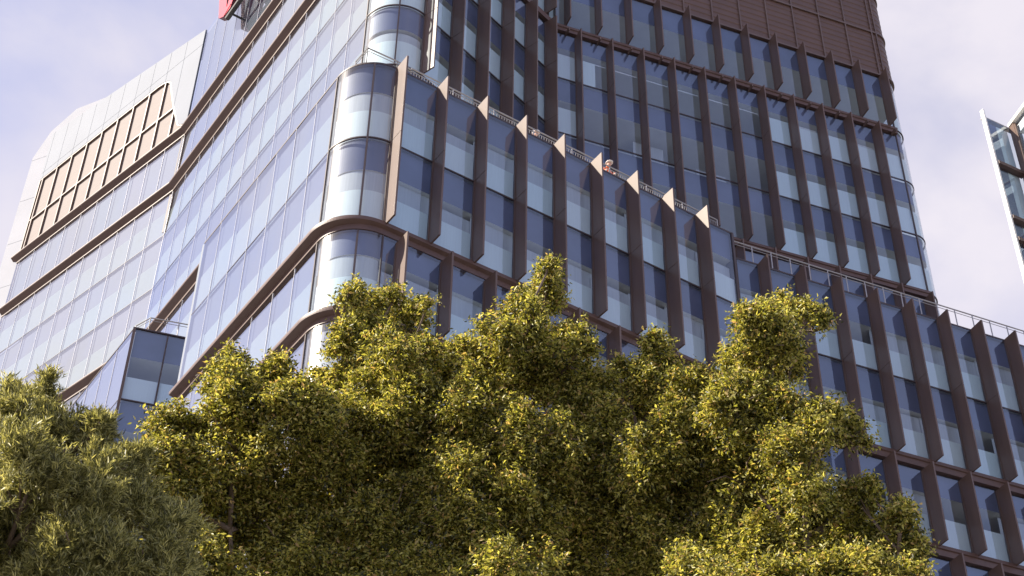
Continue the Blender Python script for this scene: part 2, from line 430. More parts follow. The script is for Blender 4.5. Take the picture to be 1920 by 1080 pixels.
for z in (38.1, 34.1):
    cols = [(FA.p(UA1), FA.out)] + pod_arc
    ledge(pod, cols, z - .02, .46, .32, .18)
    ledge(pod, [(FB.p(UB0 + .003), FB.out), (FB.p(UB1), FB.out)], z - .02, .46, .18, .18)
# plain base of the block, behind the trees
mb = MB(); sweep(mb, pod_cols, [(-.1, 0), (0, 0), (0, 30.0), (-.1, 30.0)]); mb.build("lower_wall", 'spandrel', pod)
# terrace rails
railing(pod, [FB.p(UB0 + .9, -.6), FB.p(UB1 - .2, -.6)], 46.1, 1.08)
railing(pod, [(-6.17, 40.75), (-5.656, 40.04), (-4.56, 40.69), tuple(FB.p(UB0 + .9, -.6))], 46.1, 1.0, picket=False)

# ------------------------------------------------------------------ tower
KAD, KDC, KAP = cross2(TA, TD), cross2(TD, TC), cross2(TA, TP)
uAk = TA.t.dot(KAP); uAc = TA.t.dot(KAD); uDc = TD.t.dot(KAD); uDi = TD.t.dot(KDC); uCi = TC.t.dot(KDC)
TCUT = 2.25
tow = thing("office_tower", "tall glass office tower with brown fins stepping back above the podium terrace", "building", (KAD.x, KAD.y, 0))
tow_arc = arc(KAD, TA.t, TD.t, TCUT, 26)
UCE = 42.75
KCE = TC.p(UCE)
tback = Vector((math.cos(rad(110.45)), math.sin(rad(110.45))))
end_arc = arc(KCE, -TC.t, tback, 1.0, 12)
class Back: pass
FE = Plane(110.453, 1.0); FE.t = tback; FE.out = Vector((tback.y, -tback.x)); FE.foot = KCE - tback * 0.0
LV = [49.65, 53.68, 57.72, 61.72, 65.72, 70.4]
TOP = 79.5
full_cols = [(KAP, TA.out)] + tow_arc + [(KDC, (TD.out + TC.out).normalized())] + end_arc + [(KCE + tback * 14, FE.out)]
t_out = [p - n * 0.16 for p, n in full_cols]
t_in = [cross2(_P(TA, -3.5), _P(TP, -3.5)), cross2(_P(TA, -3.5), _P(TD, -3.5)), cross2(_P(TD, -3.5), _P(TC, -3.5)), TC.p(UCE - 3.0, -3.5), TC.p(UCE - 3.0, -14)]
for z in [45.6] + LV[:-1]:
    slab(tow, t_out, t_in, z - .02, 1.5)
slab(tow, t_out, t_in, LV[-1] - .02, 2.0); slab(tow, t_out, t_in, TOP - .05, 8.9, ('louvre', 'louvre', 'roof'))
mb = MB(); sweep(mb, [(p, Vector((0, 0))) for p in t_in], [(0, 30), (0, 30.1), (0, 72), (0, 71.9)])
mb = MB()
for i in range(len(t_in) - 1):
    a, b = t_in[i], t_in[i + 1]; mb.quad((a.x, a.y, 30), (b.x, b.y, 30), (b.x, b.y, 78), (a.x, a.y, 78))
mb.build("inner_wall", 'inside', tow)
# sunlit long face: panes
nA = 13
ua = [uAc + TCUT + (uAk - uAc - TCUT) * i / nA for i in range(nA + 1)]
bands = [(70.4 + .12, TOP - .1, 0), (65.72, 69.9, 0), (61.72, 65.2, 1), (57.72, 61.72, 1), (53.68, 57.72, 1), (49.65, 53.2, 1)]
for zb, zt, bl in bands:
    for i in range(nA):
        if zt < 54 and ua[i] < 57: continue
        o = window(tow, TA, ua[i], ua[i + 1], zb, zt, 'glass_a', 'mull_l', blind=(r_.choice([2.0, 2.1, 2.1, 2.3]) if bl else 0), bmat='blind_a', mw=.016, proud=.010)
    if not bl or zt > 54:
        curved_window(tow, tow_arc[:16], zb, zt, 1.7, inner=2.3)
        curved_window(tow, tow_arc[15:], zb, zt, 1.7, inner=2.3)
# lavender backing behind the opaque bands of the sunlit face
mb = MB()
for zb, zt in ((70.5, TOP - .1), (65.8, 69.9)):
    c = [TA.p(ua[0], -.12), TA.p(ua[-1], -.12), TA.p(ua[-1], -.15), TA.p(ua[0], -.15)]
    mb.hexa([(q.x, q.y, zb) for q in c] + [(q.x, q.y, zt) for q in c])
mb.build("spandrel_panel", 'spandrel_a', tow)
for z in (70.4, 65.72, 53.68):
    u_s = ua[0] if z > 60 else 55.0
    cols = [(KAP, (TA.out + TP.out).normalized()), (TA.p(u_s), TA.out)] + (tow_arc[1:8] if z > 60 else [])
    mb = MB(); sweep(mb, cols, [(-.15, z - .52), (.03, z - .52), (.03, z - .36), (.34, z - .12), (.36, z - .07), (.36, z), (-.15, z)]); mb.build("ledge", 'ledge', tow)
# face left of the inner corner
d_fins = [33.2 + 1.8 * i for i in range(6)]
du = [uDc + TCUT] + d_fins[1:5] + [d_fins[5], uDi]
du[0] = d_fins[0]
for zb, zt in ((65.72, 69.9), (61.72, 65.3), (57.72, 61.72), (53.68, 57.72), (49.65, 53.68), (45.7, 49.65)):
    for i in range(6):
        window(tow, TD, du[i], du[i + 1], zb, zt, 'glass_b', 'mull_d', blind=1.9, mw=.05)
for i in range(6):
    lab = "pale sunlit fin beside the rounded tower corner" if i == 0 else None
    fin(tow, TD, d_fins[i] if i < 5 else uDi - .8, 53.7 if i == 0 else 46.2, 65.2, joints=(49.65, 53.68, 57.72, 61.72), label=lab)
    fin(tow, TD, d_fins[i] if i < 5 else uDi - .8, 65.9, 70.4)
mb = MB(); sweep(mb, tow_arc[18:] + [(TD.p(uDi), TD.out)], [(-.1, 65.3), (.15, 65.3), (.15, 65.7), (-.1, 65.7)]); mb.build("ledge", 'ledge', tow)
# face right of the inner corner
c_fins = [22.19 + 1.802 * i for i in range(12)]
c_up = [u - .58 for u in c_fins]
END_U = UCE - 1.0
def cbays(us): return [uCi] + [u for u in us if uCi + .3 < u < END_U - .2] + [END_U]
rr = random.Random(5)
for zb, zt, kind in ((65.72, 69.95, 'up'), (61.72, 65.25, 'm'), (57.72, 61.72, 'm'), (53.68, 57.72, 'm'), (49.65, 53.2, 'lo')):
    bays = cbays(c_fins if kind == 'm' else c_up)
    for i in range(len(bays) - 1):
        bl, bs = 0, 1.0
        if kind == 'm':
            if i >= 8 or (i == 7 and zb > 60): bl = rr.choice([1.85, 1.9, 1.95])
            if i == 0 and zb > 57: bl = 1.9
            if i == 1 and zb > 60: bl, bs = 1.95, .62
            if i == 7 and zb < 60: bl = 1.9
            if i in (2, 4, 6) and not bl: pass
        o = window(tow, TC, bays[i], bays[i + 1], zb, zt, 'glass_b', 'mull_d', blind=bl, mw=.05, bsplit=bs)
        if kind == 'm':
            q = MB(); zz = zt - 1.42; c = [TC.p(bays[i] + .04, -.32), TC.p(bays[i + 1] - .04, -.32), TC.p(bays[i + 1] - .04, -.2), TC.p(bays[i] + .04, -.2)]
            q.hexa([(v.x, v.y, zz - .11) for v in c] + [(v.x, v.y, zz - .04) for v in c]); q.build("trough_strip", 'ceiling', o)  # white strip paints in the bright streak of a ceiling light trough
            if not bl and rr.random() < .55:
                q = MB(); h = rr.choice([1.2, 1.5, 2.2]); ue = bays[i + 1] - .04 - rr.choice([0, 0, .5])
                c = [TC.p(bays[i] + .04, -1.22), TC.p(ue, -1.22), TC.p(ue, -1.2), TC.p(bays[i] + .04, -1.2)]
                q.hexa([(v.x, v.y, zb + .04) for v in c] + [(v.x, v.y, zb + h) for v in c]); q.build("ceiling_stand_in", 'ceil_panel', o)  # added grey sheet, imitates a glimpse of pale ceiling
    curved_window(tow, [(p, n) for p, n in end_arc], zb, zt, 1.9)
for u in c_fins:
    if u < END_U + .1: fin(tow, TC, u, 53.6, 65.15, joints=(57.72, 61.72))
for u in c_up:
    if u > uCi + .3: fin(tow, TC, u, 65.85, 70.0); fin(tow, TC, u, 46.3, 53.15)
for z in (65.72, 53.68):
    mb = MB(); sweep(mb, [(TC.p(uCi + .02), TC.out), (TC.p(END_U + .05), TC.out)], [(-.1, z - .42), (.14, z - .42), (.14, z - .2), (.2, z - .17), (.2, z - .02), (-.1, z - .02)]); mb.build("ledge", 'ledge', tow)
# small hanger brackets below the ledge
for u in c_up:
    if u > uCi + .3:
        mb = MB(); c = [TC.p(u - .03, .03), TC.p(u + .03, .03), TC.p(u + .03, .5), TC.p(u - .03, .5)]
        mb.hexa([(q.x, q.y, 65.06) for q in c] + [(q.x, q.y, 65.28) for q in c]); mb.build("bracket", 'bronze', tow)
# louvred plant screen
lv_cols = [(TC.p(uCi), TC.out)] + end_arc + [(KCE + tback * 14, FE.out)]
mb = MB()
sweep(mb, lv_cols, [(-.12, 70.0), (.02, 70.0), (.02, TOP), (-.12, TOP)])
z = 70.12
while z < TOP:
    sweep(mb, lv_cols[:14], [(.021, z), (.055, z + .05), (.055, z + .07), (.021, z + .45)]); z += .46
mb.build("plant_screen", 'louvre', tow)
mb = MB()
for z in (70.0, 73.8, 77.4):
    sweep(mb, lv_cols[:14], [(.03, z), (.12, z), (.12, z + .13), (.03, z + .13)])
for u in [w for w in c_up if w > uCi] + [END_U]:
    c = [TC.p(u - .04, .03), TC.p(u + .04, .03), TC.p(u + .04, .115), TC.p(u - .04, .115)]
    mb.hexa([(q.x, q.y, 70.14) for q in c] + [(q.x, q.y, TOP - .02) for q in c])
mb.build("screen_frame", 'bronze', tow)
# side wall behind the far edge
mb = MB(); c0 = end_arc[-1][0]; c1 = KCE + tback * 14
for zb, zt in ((46, 49.6), (49.7, 53.6), (53.7, 57.66), (57.78, 61.66), (61.78, 65.66), (65.78, 69.95)):
    mb.quad((c0.x, c0.y, zb), (c1.x, c1.y, zb), (c1.x, c1.y, zt), (c0.x, c0.y, zt))
mb.build("side_glazing", 'glass_a', tow)

# ------------------------------------------------------------------ angled wing at the left
uPk = TP.t.dot(KAP); uPe = 78.7
ang = thing("angled_wing", "glass wing with silver parapet panels and cream louvre screen left of the tower", "building", (KAP.x, KAP.y, 0))
p_us = [uPe - .3 - 1.745 * i for i in range(11)][::-1]
p_us = [u for u in p_us if u > uPk + .4]
p_us = [uPk] + p_us + [uPe]
for zb, zt, bl in ((65.72, 69.9, 0), (61.72, 65.2, 1), (57.72, 61.72, 1), (53.68, 57.72, 1), (49.65, 53.2, 1)):
    for i in range(len(p_us) - 1):
        window(ang, TP, p_us[i], p_us[i + 1], zb, zt, 'glass_a', 'mull_l', blind=(2.1 if bl else 0), bmat='blind_a', mw=.016, proud=.010)
po = [TP.p(uPk + .02, -.16), TP.p(uPe - .1, -.16)]; pi_ = [TP.p(uPk + .02, -3.5), TP.p(uPe - .1, -3.5)]
for z in [45.6] + LV[:-1]: slab(ang, po, pi_, z - .02, 1.6)
slab(ang, po, pi_, 70.3, 4.55, ('spandrel_a', 'ceiling', 'roof'))
mb = MB(); a, b = pi_; mb.quad((a.x, a.y, 20), (b.x, b.y, 20), (b.x, b.y, 72), (a.x, a.y, 72)); mb.build("inner_wall", 'inside', ang)
for z in (70.4, 65.72, 53.68):
    mb = MB(); e = .35 if z > 70 else .0
    sweep(mb, [(TP.p(uPe + e), TP.out), (KAP, (TA.out + TP.out).normalized())], [(-.15, z - .5), (.03, z - .5), (.03, z - .36), (.34, z - .12), (.36, z - .07), (.36, z - .01), (-.15, z - .01)]); mb.build("ledge", 'ledge', ang)
# silver parapet: individual panels with open joints around the louvre opening
lou = [(78.65, 70.42), (61.0, 70.42), (60.95, 71.05), (61.3, 71.12), (61.6, 71.3), (61.78, 71.55), (62.0, 72.04), (62.73, 73.82), (63.3, 75.4), (63.55, 76.2), (63.75, 76.75), (64.1, 77.1), (64.6, 77.3), (65.2, 77.4), (78.65, 77.55)]
def lou_z(u, which):
    """vertical extent of the louvre opening at u (only the upper boundary matters for the panels above)"""
    top = None
    up = [(78.65, 77.55), (65.2, 77.4), (64.6, 77.3), (64.1, 77.1), (63.75, 76.75), (63.55, 76.2), (63.3, 75.4), (62.73, 73.82), (62.0, 72.04), (61.78, 71.55), (61.6, 71.3), (61.3, 71.12), (60.95, 71.05), (60.0, 71.05)]
    for (a, za), (b, zb) in zip(up, up[1:]):
        if b <= u <= a: return zb + (za - zb) * (u - b) / (a - b)
    return 77.55
def par_top(u): return 79.6 + (82.2 - 79.6) * (u - uPk) / (uPe - uPk)
ps = [uPk] + [p_us[i] for i in range(1, len(p_us))]
for i in range(len(ps) - 1):
    u0, u1 = ps[i], ps[i + 1]
    n = 12
    for part in (0, 1):
        mb = MB(); g = .015
        us = [u0 + g + (u1 - u0 - 2 * g) * k / n for k in range(n + 1)]
        lo = [lou_z(u, 1) + .03 for u in us]; hi = [par_top(u) for u in us]; midz = 78.15
        if part == 0: lo2, hi2 = lo, [max(l, midz - g) for l in lo]
        else: lo2, hi2 = [max(midz + g, l) for l in lo], hi
        for k in range(n):
            c = [(us[k], lo2[k]), (us[k + 1], lo2[k + 1]), (us[k + 1], hi2[k + 1]), (us[k], hi2[k])]
            f = [TP.P(u, .06, zz) for u, zz in c]; bk = [TP.P(u, -.06, zz) for u, zz in c]
            mb.add(f + bk, [(0, 1, 2, 3), (7, 6, 5, 4), (0, 4, 5, 1), (3, 2, 6, 7)] + ([(0, 3, 7, 4)] if k == 0 else []) + ([(1, 5, 6, 2)] if k == n - 1 else []))
        mb.build("parapet_panel", 'silver', ang)
mb = MB(); c = [TP.p(uPk, -.08), TP.p(uPe, -.08), TP.p(uPe, -.5), TP.p(uPk, -.5)]
mb.hexa([(q.x, q.y, 77.6) for q in c] + [(c[0].x, c[0].y, 79.4), (c[1].x, c[1].y, 82.0), (c[2].x, c[2].y, 82.0), (c[3].x, c[3].y, 79.4)]); mb.build("parapet_core", 'mull_d', ang)
# louvre screen: recessed cream blades in a brown frame
mb = MB(); c = [(u, z) for u, z in lou]
f = [TP.P(u, -.10, z) for u, z in c]; bk = [TP.P(u, -.3, z) for u, z in c]; n = len(c)
mb.add(f, [tuple(range(n))]); mb.add(f + bk, [(i, n + i, n + (i + 1) % n, (i + 1) % n) for i in range(n)]); mb.build("louvre_screen", 'cream', ang)
def rim(pts, w, o0, o1, mb):
    for (ua_, za), (ub_, zb) in zip(pts, pts[1:]):
        d = Vector((ub_ - ua_, zb - za)); d.normalize(); nn = Vector((-d.y, d.x)) * w
        q = [(ua_, za), (ub_, zb), (ub_ + nn.x, zb + nn.y), (ua_ + nn.x, za + nn.y)]
        mb.hexa([TP.P(u, o0, z) for u, z in q] + [TP.P(u, o1, z) for u, z in q])
mb = MB()
rim(lou[1:] , -.11, -.12, .05, mb); rim([lou[-1], lou[0]], .12, -.12, .03, mb)
for u in p_us[1:]:
    t = lou_z(u, 1)
    if u > 61.4 and u < 78.6: rim([(u, 70.45), (u, t - .02)], .11, -.12, .04, mb)
rim([(78.6, 73.72), (62.72, 73.72)], .12, -.12, .035, mb)
mb.build("louvre_frame", 'bronze', ang)
# dark reveal at the kink
mb = MB(); q = [KAP + TA.out * -.05, KAP + TP.t * .22 + TP.out * .03, KAP + TP.t * .22 + TP.out * -.2, KAP + TA.out * -.3]
mb.hexa([(x.x, x.y, 66.2) for x in q] + [(x.x, x.y, 69.8) for x in q]); mb.hexa([(x.x, x.y, 62.0) for x in q] + [(x.x, x.y, 65.0) for x in q]); mb.build("kink_reveal", 'mull_d', ang)

mb = MB(); sweep(mb, [(TP.p(uPe), TP.out), (KAP, (TA.out + TP.out).normalized()), (TA.p(57.0), TA.out)], [(-.1, 0), (0, 0), (0, 49.55), (-.1, 49.55)]); mb.build("lower_wall", 'spandrel_a', ang)
# white sail wall at the far left end
SA = Plane(155.0, 1.0); pe = TP.p(uPe); SA.t = Vector((math.cos(rad(155)), math.sin(rad(155)))); SA.out = Vector((-SA.t.y, SA.t.x))
if SA.out.dot(-pe) < 0: SA.out = -SA.out
SA.foot = pe - SA.t * pe.dot(SA.t)
u_e = SA.t.dot(pe)
sail = thing("sail_wall", "white clad end wall with a bevelled top at the far left of the building", "wall", (pe.x, pe.y, 0))
outl = [(-.0, 20), (1.45, 20), (1.43, 70.7), (1.38, 80.3), (.33, 82.58), (-1.57, 84.15), (-5.0, 84.3), (-5.0, 80), (-0.0, 80)]
mb = MB(); f = [SA.P(u_e + a, 0, z) for a, z in outl]; bk = [SA.P(u_e + a, -.7, z) for a, z in outl]; n = len(outl)
mb.add(f, [tuple(range(n))]); mb.add(bk, [tuple(range(n))[::-1]]); mb.add(f + bk, [(i, n + i, n + (i + 1) % n, (i + 1) % n) for i in range(n)])
mb.build("cladding", 'sail', sail)
mb = MB()
for z in range(44, 84, 4):
    q = [(0.03, z), (1.36, z), (1.36, z + .03), (.03, z + .03)]; mb.hexa([SA.P(u_e + a, .001, zz) for a, zz in q] + [SA.P(u_e + a, .008, zz) for a, zz in q])
mb.build("panel_joint", 'silver', sail)

# ------------------------------------------------------------------ right wing
wing = thing("wing_block", "lower finned glass wing with a railed roof to the right of the podium block", "building", tuple(FW.p(27.64)) + (0,))
wu0, wu1 = 27.66, 50.5
w_out = [FW.p(wu0, -.16), FW.p(wu1, -.16)]; w_in = [FW.p(wu0, -3.5), FW.p(wu1, -3.5)]
WZ = [45.0, 41.0, 37.0, 33.0, 29.0, 25.0, 21, 17, 13, 9, 5]
for z in WZ: slab(wing, w_out, w_in, z - .02, 1.47)
mb = MB(); a, b = w_in; mb.quad((a.x, a.y, 0), (b.x, b.y, 0), (b.x, b.y, 44.9), (a.x, a.y, 44.9)); mb.build("inner_wall", 'inside', wing)
w_f = [28.77 + 1.795 * i for i in range(12)]
for zt, zb, sh in ((44.95, 41.0, 0), (41.0, 37.0, 0), (36.52, 33.0, -.57), (32.52, 29.0, 0)):
    us = [wu0] + [u + sh for u in w_f if u + sh > wu0 + .3] + [wu1]
    for i in range(len(us) - 1):
        window(wing, FW, us[i], us[i + 1], zb, zt, 'glass_b', 'mull_d', blind=1.45, inner=rr.choice([2.5, 2.5, 2.4, 0, 0]), mw=.05)
for u in w_f:
    fin(wing, FW, u, 36.9, 45.0, joints=(41.0,)); fin(wing, FW, u - .57, 32.9, 36.45); fin(wing, FW, u, 26, 32.45)
for z in (37.0, 33.0):
    mb = MB(); sweep(mb, [(FW.p(wu0), FW.out), (FW.p(wu1), FW.out)], [(-.1, z - .46), (.14, z - .46), (.14, z - .2), (.2, z - .17), (.2, z - .02), (-.1, z - .02)]); mb.build("ledge", 'ledge', wing)
mb = MB(); sweep(mb, [(FW.p(wu0), FW.out), (FW.p(wu1), FW.out)], [(-.1, 0), (0, 0), (0, 28.9), (-.1, 28.9)]); mb.build("lower_wall", 'spandrel', wing)
mb = MB(); sweep(mb, [(FW.p(wu0), FW.out), (FW.p(wu1), FW.out)], [(-.16, 44.92), (.012, 44.92), (.012, 45.0), (-.16, 45.0)]); mb.build("roof_edge", 'mull_d', wing)
railing(wing, [FW.p(wu0 + .05, -.2), FW.p(wu1 - .2, -.2)], 45.0, 1.1, picket=False, post=.95)
# wing roof deck between the railing and the tower
mb = MB(); c = [FW.p(wu0, -3.5), FW.p(wu1, -3.5), FW.p(wu1, -9), FW.p(wu0, -9)]
mb.prism([(q.x, q.y) for q in c], 44.6, 44.97); mb.build("roof_deck", 'roof', wing)

# ------------------------------------------------------------------ corner block with terrace, lower left
bx0 = Vector((-17.23, 56.24)); bt = Vector((math.cos(rad(17.3)), math.sin(rad(17.3))))
FX = Plane(17.3, 1.0); FX.t = bt; FX.out = Vector((bt.y, -bt.x)); FX.foot = bx0 - bt * 0
FL = Plane(123.577, -16.83); FL.foot = bx0 - FL.t * 0
box = thing("corner_block", "small dark glass block with a roof rail in the recess left of the podium", "building", (bx0.x, bx0.y, 0))
for zt, zb in ((46.0, 42.1), (42.1, 38.1), (38.1, 34.1)):
    for i in range(3):
        window(box, FX, 1.55 * i, 1.55 * (i + 1), zb, zt, 'glass_b', 'mull_d', blind=1.3, inner=r_.choice([0, 2.2, 0]), mw=.07, proud=.05)
    for i in range(5):
        window(box, FL, 1.8 * i + .05, 1.8 * (i + 1), zb, zt, 'glass_a', 'mull_l', mw=.02, proud=.02)
bo = [FL.p(9, -.14), bx0 - FL.out * .14 - FX.out * .14, FX.p(4.65, -.14)]; bi = [FL.p(9, -3), bx0 - FL.out * 3 - FX.out * 3, FX.p(4.65, -3)]
for z in (46.1, 42.1, 38.1, 34.1, 30.1): slab(box, bo, bi, z - .02, 1.5)
mb = MB(); c = [FL.p(.1, -.13), FL.p(9, -.13), FL.p(9, -.16), FL.p(.1, -.16)]
mb.hexa([(q.x, q.y, 30) for q in c] + [(q.x, q.y, 46.0) for q in c]); mb.build("backing_panel", 'spandrel_a', box)
mb = MB()
for i in range(2): mb.quad((bi[i].x, bi[i].y, 0), (bi[i + 1].x, bi[i + 1].y, 0), (bi[i + 1].x, bi[i + 1].y, 45), (bi[i].x, bi[i].y, 45))
mb.build("inner_wall", 'inside', box)
mb = MB(); c = [bx0 + FX.out * .05 + FL.out * .05, bx0 + bt * .08 + FX.out * .05, bx0 + bt * .08 - FX.out * .1, bx0 - FX.out * .1 + FL.out * .05]
mb.hexa([(q.x, q.y, 0) for q in c] + [(q.x, q.y, 46.1) for q in c]); mb.build("corner_post", 'bronze', box)
mb = MB(); mb.prism([tuple(FL.p(9, .0)), tuple(bx0), tuple(FX.p(4.65, 0)), tuple(FX.p(4.65, -3)), tuple(bi[1]), tuple(bi[0])], 46.085, 46.15); mb.build("roof_deck", 'mull_d', box)
railing(box, [FL.p(1.2, -.4), bx0 - FL.out * .4 - FX.out * .3 + bt * .25, FX.p(4.6, -.3)], 46.15, 1.0, picket=False, post=1.5)

# ------------------------------------------------------------------ red letter sign on the tower
sg = thing("wall_sign", "red letter sign on a black bracket high on the tower facade", "sign", TA.P(59.5, .4, 74))
def letter(mb, pts, o0, o1, mf, ms):
    n = len(pts); f = [TA.P(u, o1, z) for u, z in pts]; bk = [TA.P(u, o0, z) for u, z in pts]
    mb.add(f, [tuple(range(n))], mf); mb.add(bk, [tuple(range(n))[::-1]], ms); mb.add(f + bk, [(i, n + i, n + (i + 1) % n, (i + 1) % n) for i in range(n)], ms)
mb = MB()
letter(mb, [(63.2, 78.9), (61.9, 78.9), (61.2, 75.3), (60.5, 74.9), (61.4, 74.6), (62.2, 75.2)], .55, .95, 0, 1)
letter(mb, [(60.4, 78.9), (59.2, 78.9), (60.55, 74.6), (61.35, 74.6)], .6, .92, 0, 1)
letter(mb, [(58.6, 78.9), (57.4, 78.9), (58.3, 74.6), (59.1, 74.6), (59.9, 77.4), (59.5, 77.9)], .55, .95, 0, 1)
letter(mb, [(56.0, 78.9), (54.8, 78.9), (57.5, 74.6), (58.35, 74.6)], .6, .92, 0, 1)
mb.build("letter", ['red', 'darkred'], sg)
mb = MB(); mb.tube([TA.P(61.2, .75, 74.35), TA.P(55, .75, 74.35)], [.16, .16], 8); mb.tube([TA.P(60.8, .0, 74.45), TA.P(60.8, .75, 74.45)], [.07, .07], 6); mb.tube([TA.P(57, .0, 74.45), TA.P(57, .75, 74.45)], [.07, .07], 6)
mb.build("bracket", 'black', sg)

# ------------------------------------------------------------------ neighbouring tower at the right
na, nb_, nr = Vector((18.54, 43.0)), Vector((19.80, 43.67)), Vector((20.09, 42.61))
G1 = Plane(0, 1); G1.t = (nb_ - na).normalized(); G1.out = Vector((G1.t.y, -G1.t.x)); G1.foot = na
G2 = Plane(0, 1); G2.t = (nr - nb_).normalized(); G2.out = Vector((G2.t.y, -G2.t.x)); G2.foot = nb_
if G2.out.dot(-nb_) < 0: G2.out = -G2.out
ng = thing("neighbour_tower", "glass tower with a thin white edge fin, apart from the others beyond the right wing", "building", (na.x, na.y, 0))
w1 = (nb_ - na).length; NT = 47.1
for zt, zb in ((47.0, 44.55), (44.5, 41.7), (41.65, 40.6), (40.55, 37.6), (37.5, 34.6), (34.5, 31.6), (31.5, 28.6)):
    o = window(ng, G1, .07, w1 - .02, zb, zt, 'glass_b', 'mull_d', mw=.04, proud=.05)
    for ua_, ub_, mt in ((.1, .74, 'spandrel'), (.76, w1 - .1, 'blind')):
        q = MB(); c = [G1.p(ua_, -.12), G1.p(ub_, -.12), G1.p(ub_, -.15), G1.p(ua_, -.15)]
        q.hexa([(v.x, v.y, zb + .08) for v in c] + [(v.x, v.y, zt - .08) for v in c]); q.build("blind" if mt == 'blind' else "backing_panel", mt, o)
    q = MB(); c = [G1.p(.07, -.1), G1.p(w1, -.1), G1.p(w1, .16), G1.p(.07, .16)]
    q.hexa([(v.x, v.y, zb - .2) for v in c] + [(v.x, v.y, zb - .04) for v in c]); q.build("ledge", 'ledge', ng)
    for i in range(4):
        window(ng, G2, .34 + 1.5 * i, .34 + 1.5 * (i + 1), zb, zt, 'glass_b', 'bronze', mw=.1, proud=.03)
    q = MB(); c = [G2.p(.3, -.12), G2.p(6.5, -.12), G2.p(6.5, -3), G2.p(.3, -3)]
    q.hexa([(v.x, v.y, zt - .45) for v in c] + [(v.x, v.y, zt - .02) for v in c]); q.build("floor_slab", 'ceiling', ng)
mb = MB(); c = [na - G1.t * .03 + G1.out * .1, na + G1.t * .06 + G1.out * .1, na + G1.t * .06 - G1.out * .06, na - G1.t * .03 - G1.out * .06]
mb.hexa([(q.x, q.y, 0) for q in c] + [(q.x, q.y, NT + .25) for q in c]); mb.build("edge_fin", 'white', ng)
mb = MB(); c = [G2.p(.0, .04), G2.p(.3, .04), G2.p(.3, -.25), G2.p(.0, -.25)]
mb.hexa([(q.x, q.y, 0) for q in c] + [(q.x, q.y, NT) for q in c]); mb.build("corner_post", 'bronze', ng)
mb = MB(); c = [G2.p(.0, .08), G2.p(6.5, .08), G2.p(6.5, -.6), G2.p(.0, -.6)]
mb.hexa([(q.x, q.y, NT + .01) for q in c] + [(q.x, q.y, NT + .16) for q in c]); mb.build("parapet", 'white', ng)
mb = MB(); c = [G1.p(.06, -.02), G1.p(w1 + .2, -.02), G1.p(w1 + .2, -.2), G1.p(.06, -.2)]
mb.hexa([(q.x, q.y, NT - .06) for q in c] + [(q.x, q.y, NT) for q in c]); c = [G1.p(.75, -.4), G1.p(w1 + .2, -.4), G1.p(w1 + .2, -.6), G1.p(.75, -.6)]
mb.hexa([(q.x, q.y, 0) for q in c] + [(q.x, q.y, NT - .1) for q in c])
c = [G2.p(.3, -3), G2.p(6.5, -3), G2.p(6.5, -3.3), G2.p(.3, -3.3)]
mb.hexa([(q.x, q.y, 0) for q in c] + [(q.x, q.y, NT - .1) for q in c]); mb.build("inner_wall", 'inside', ng)

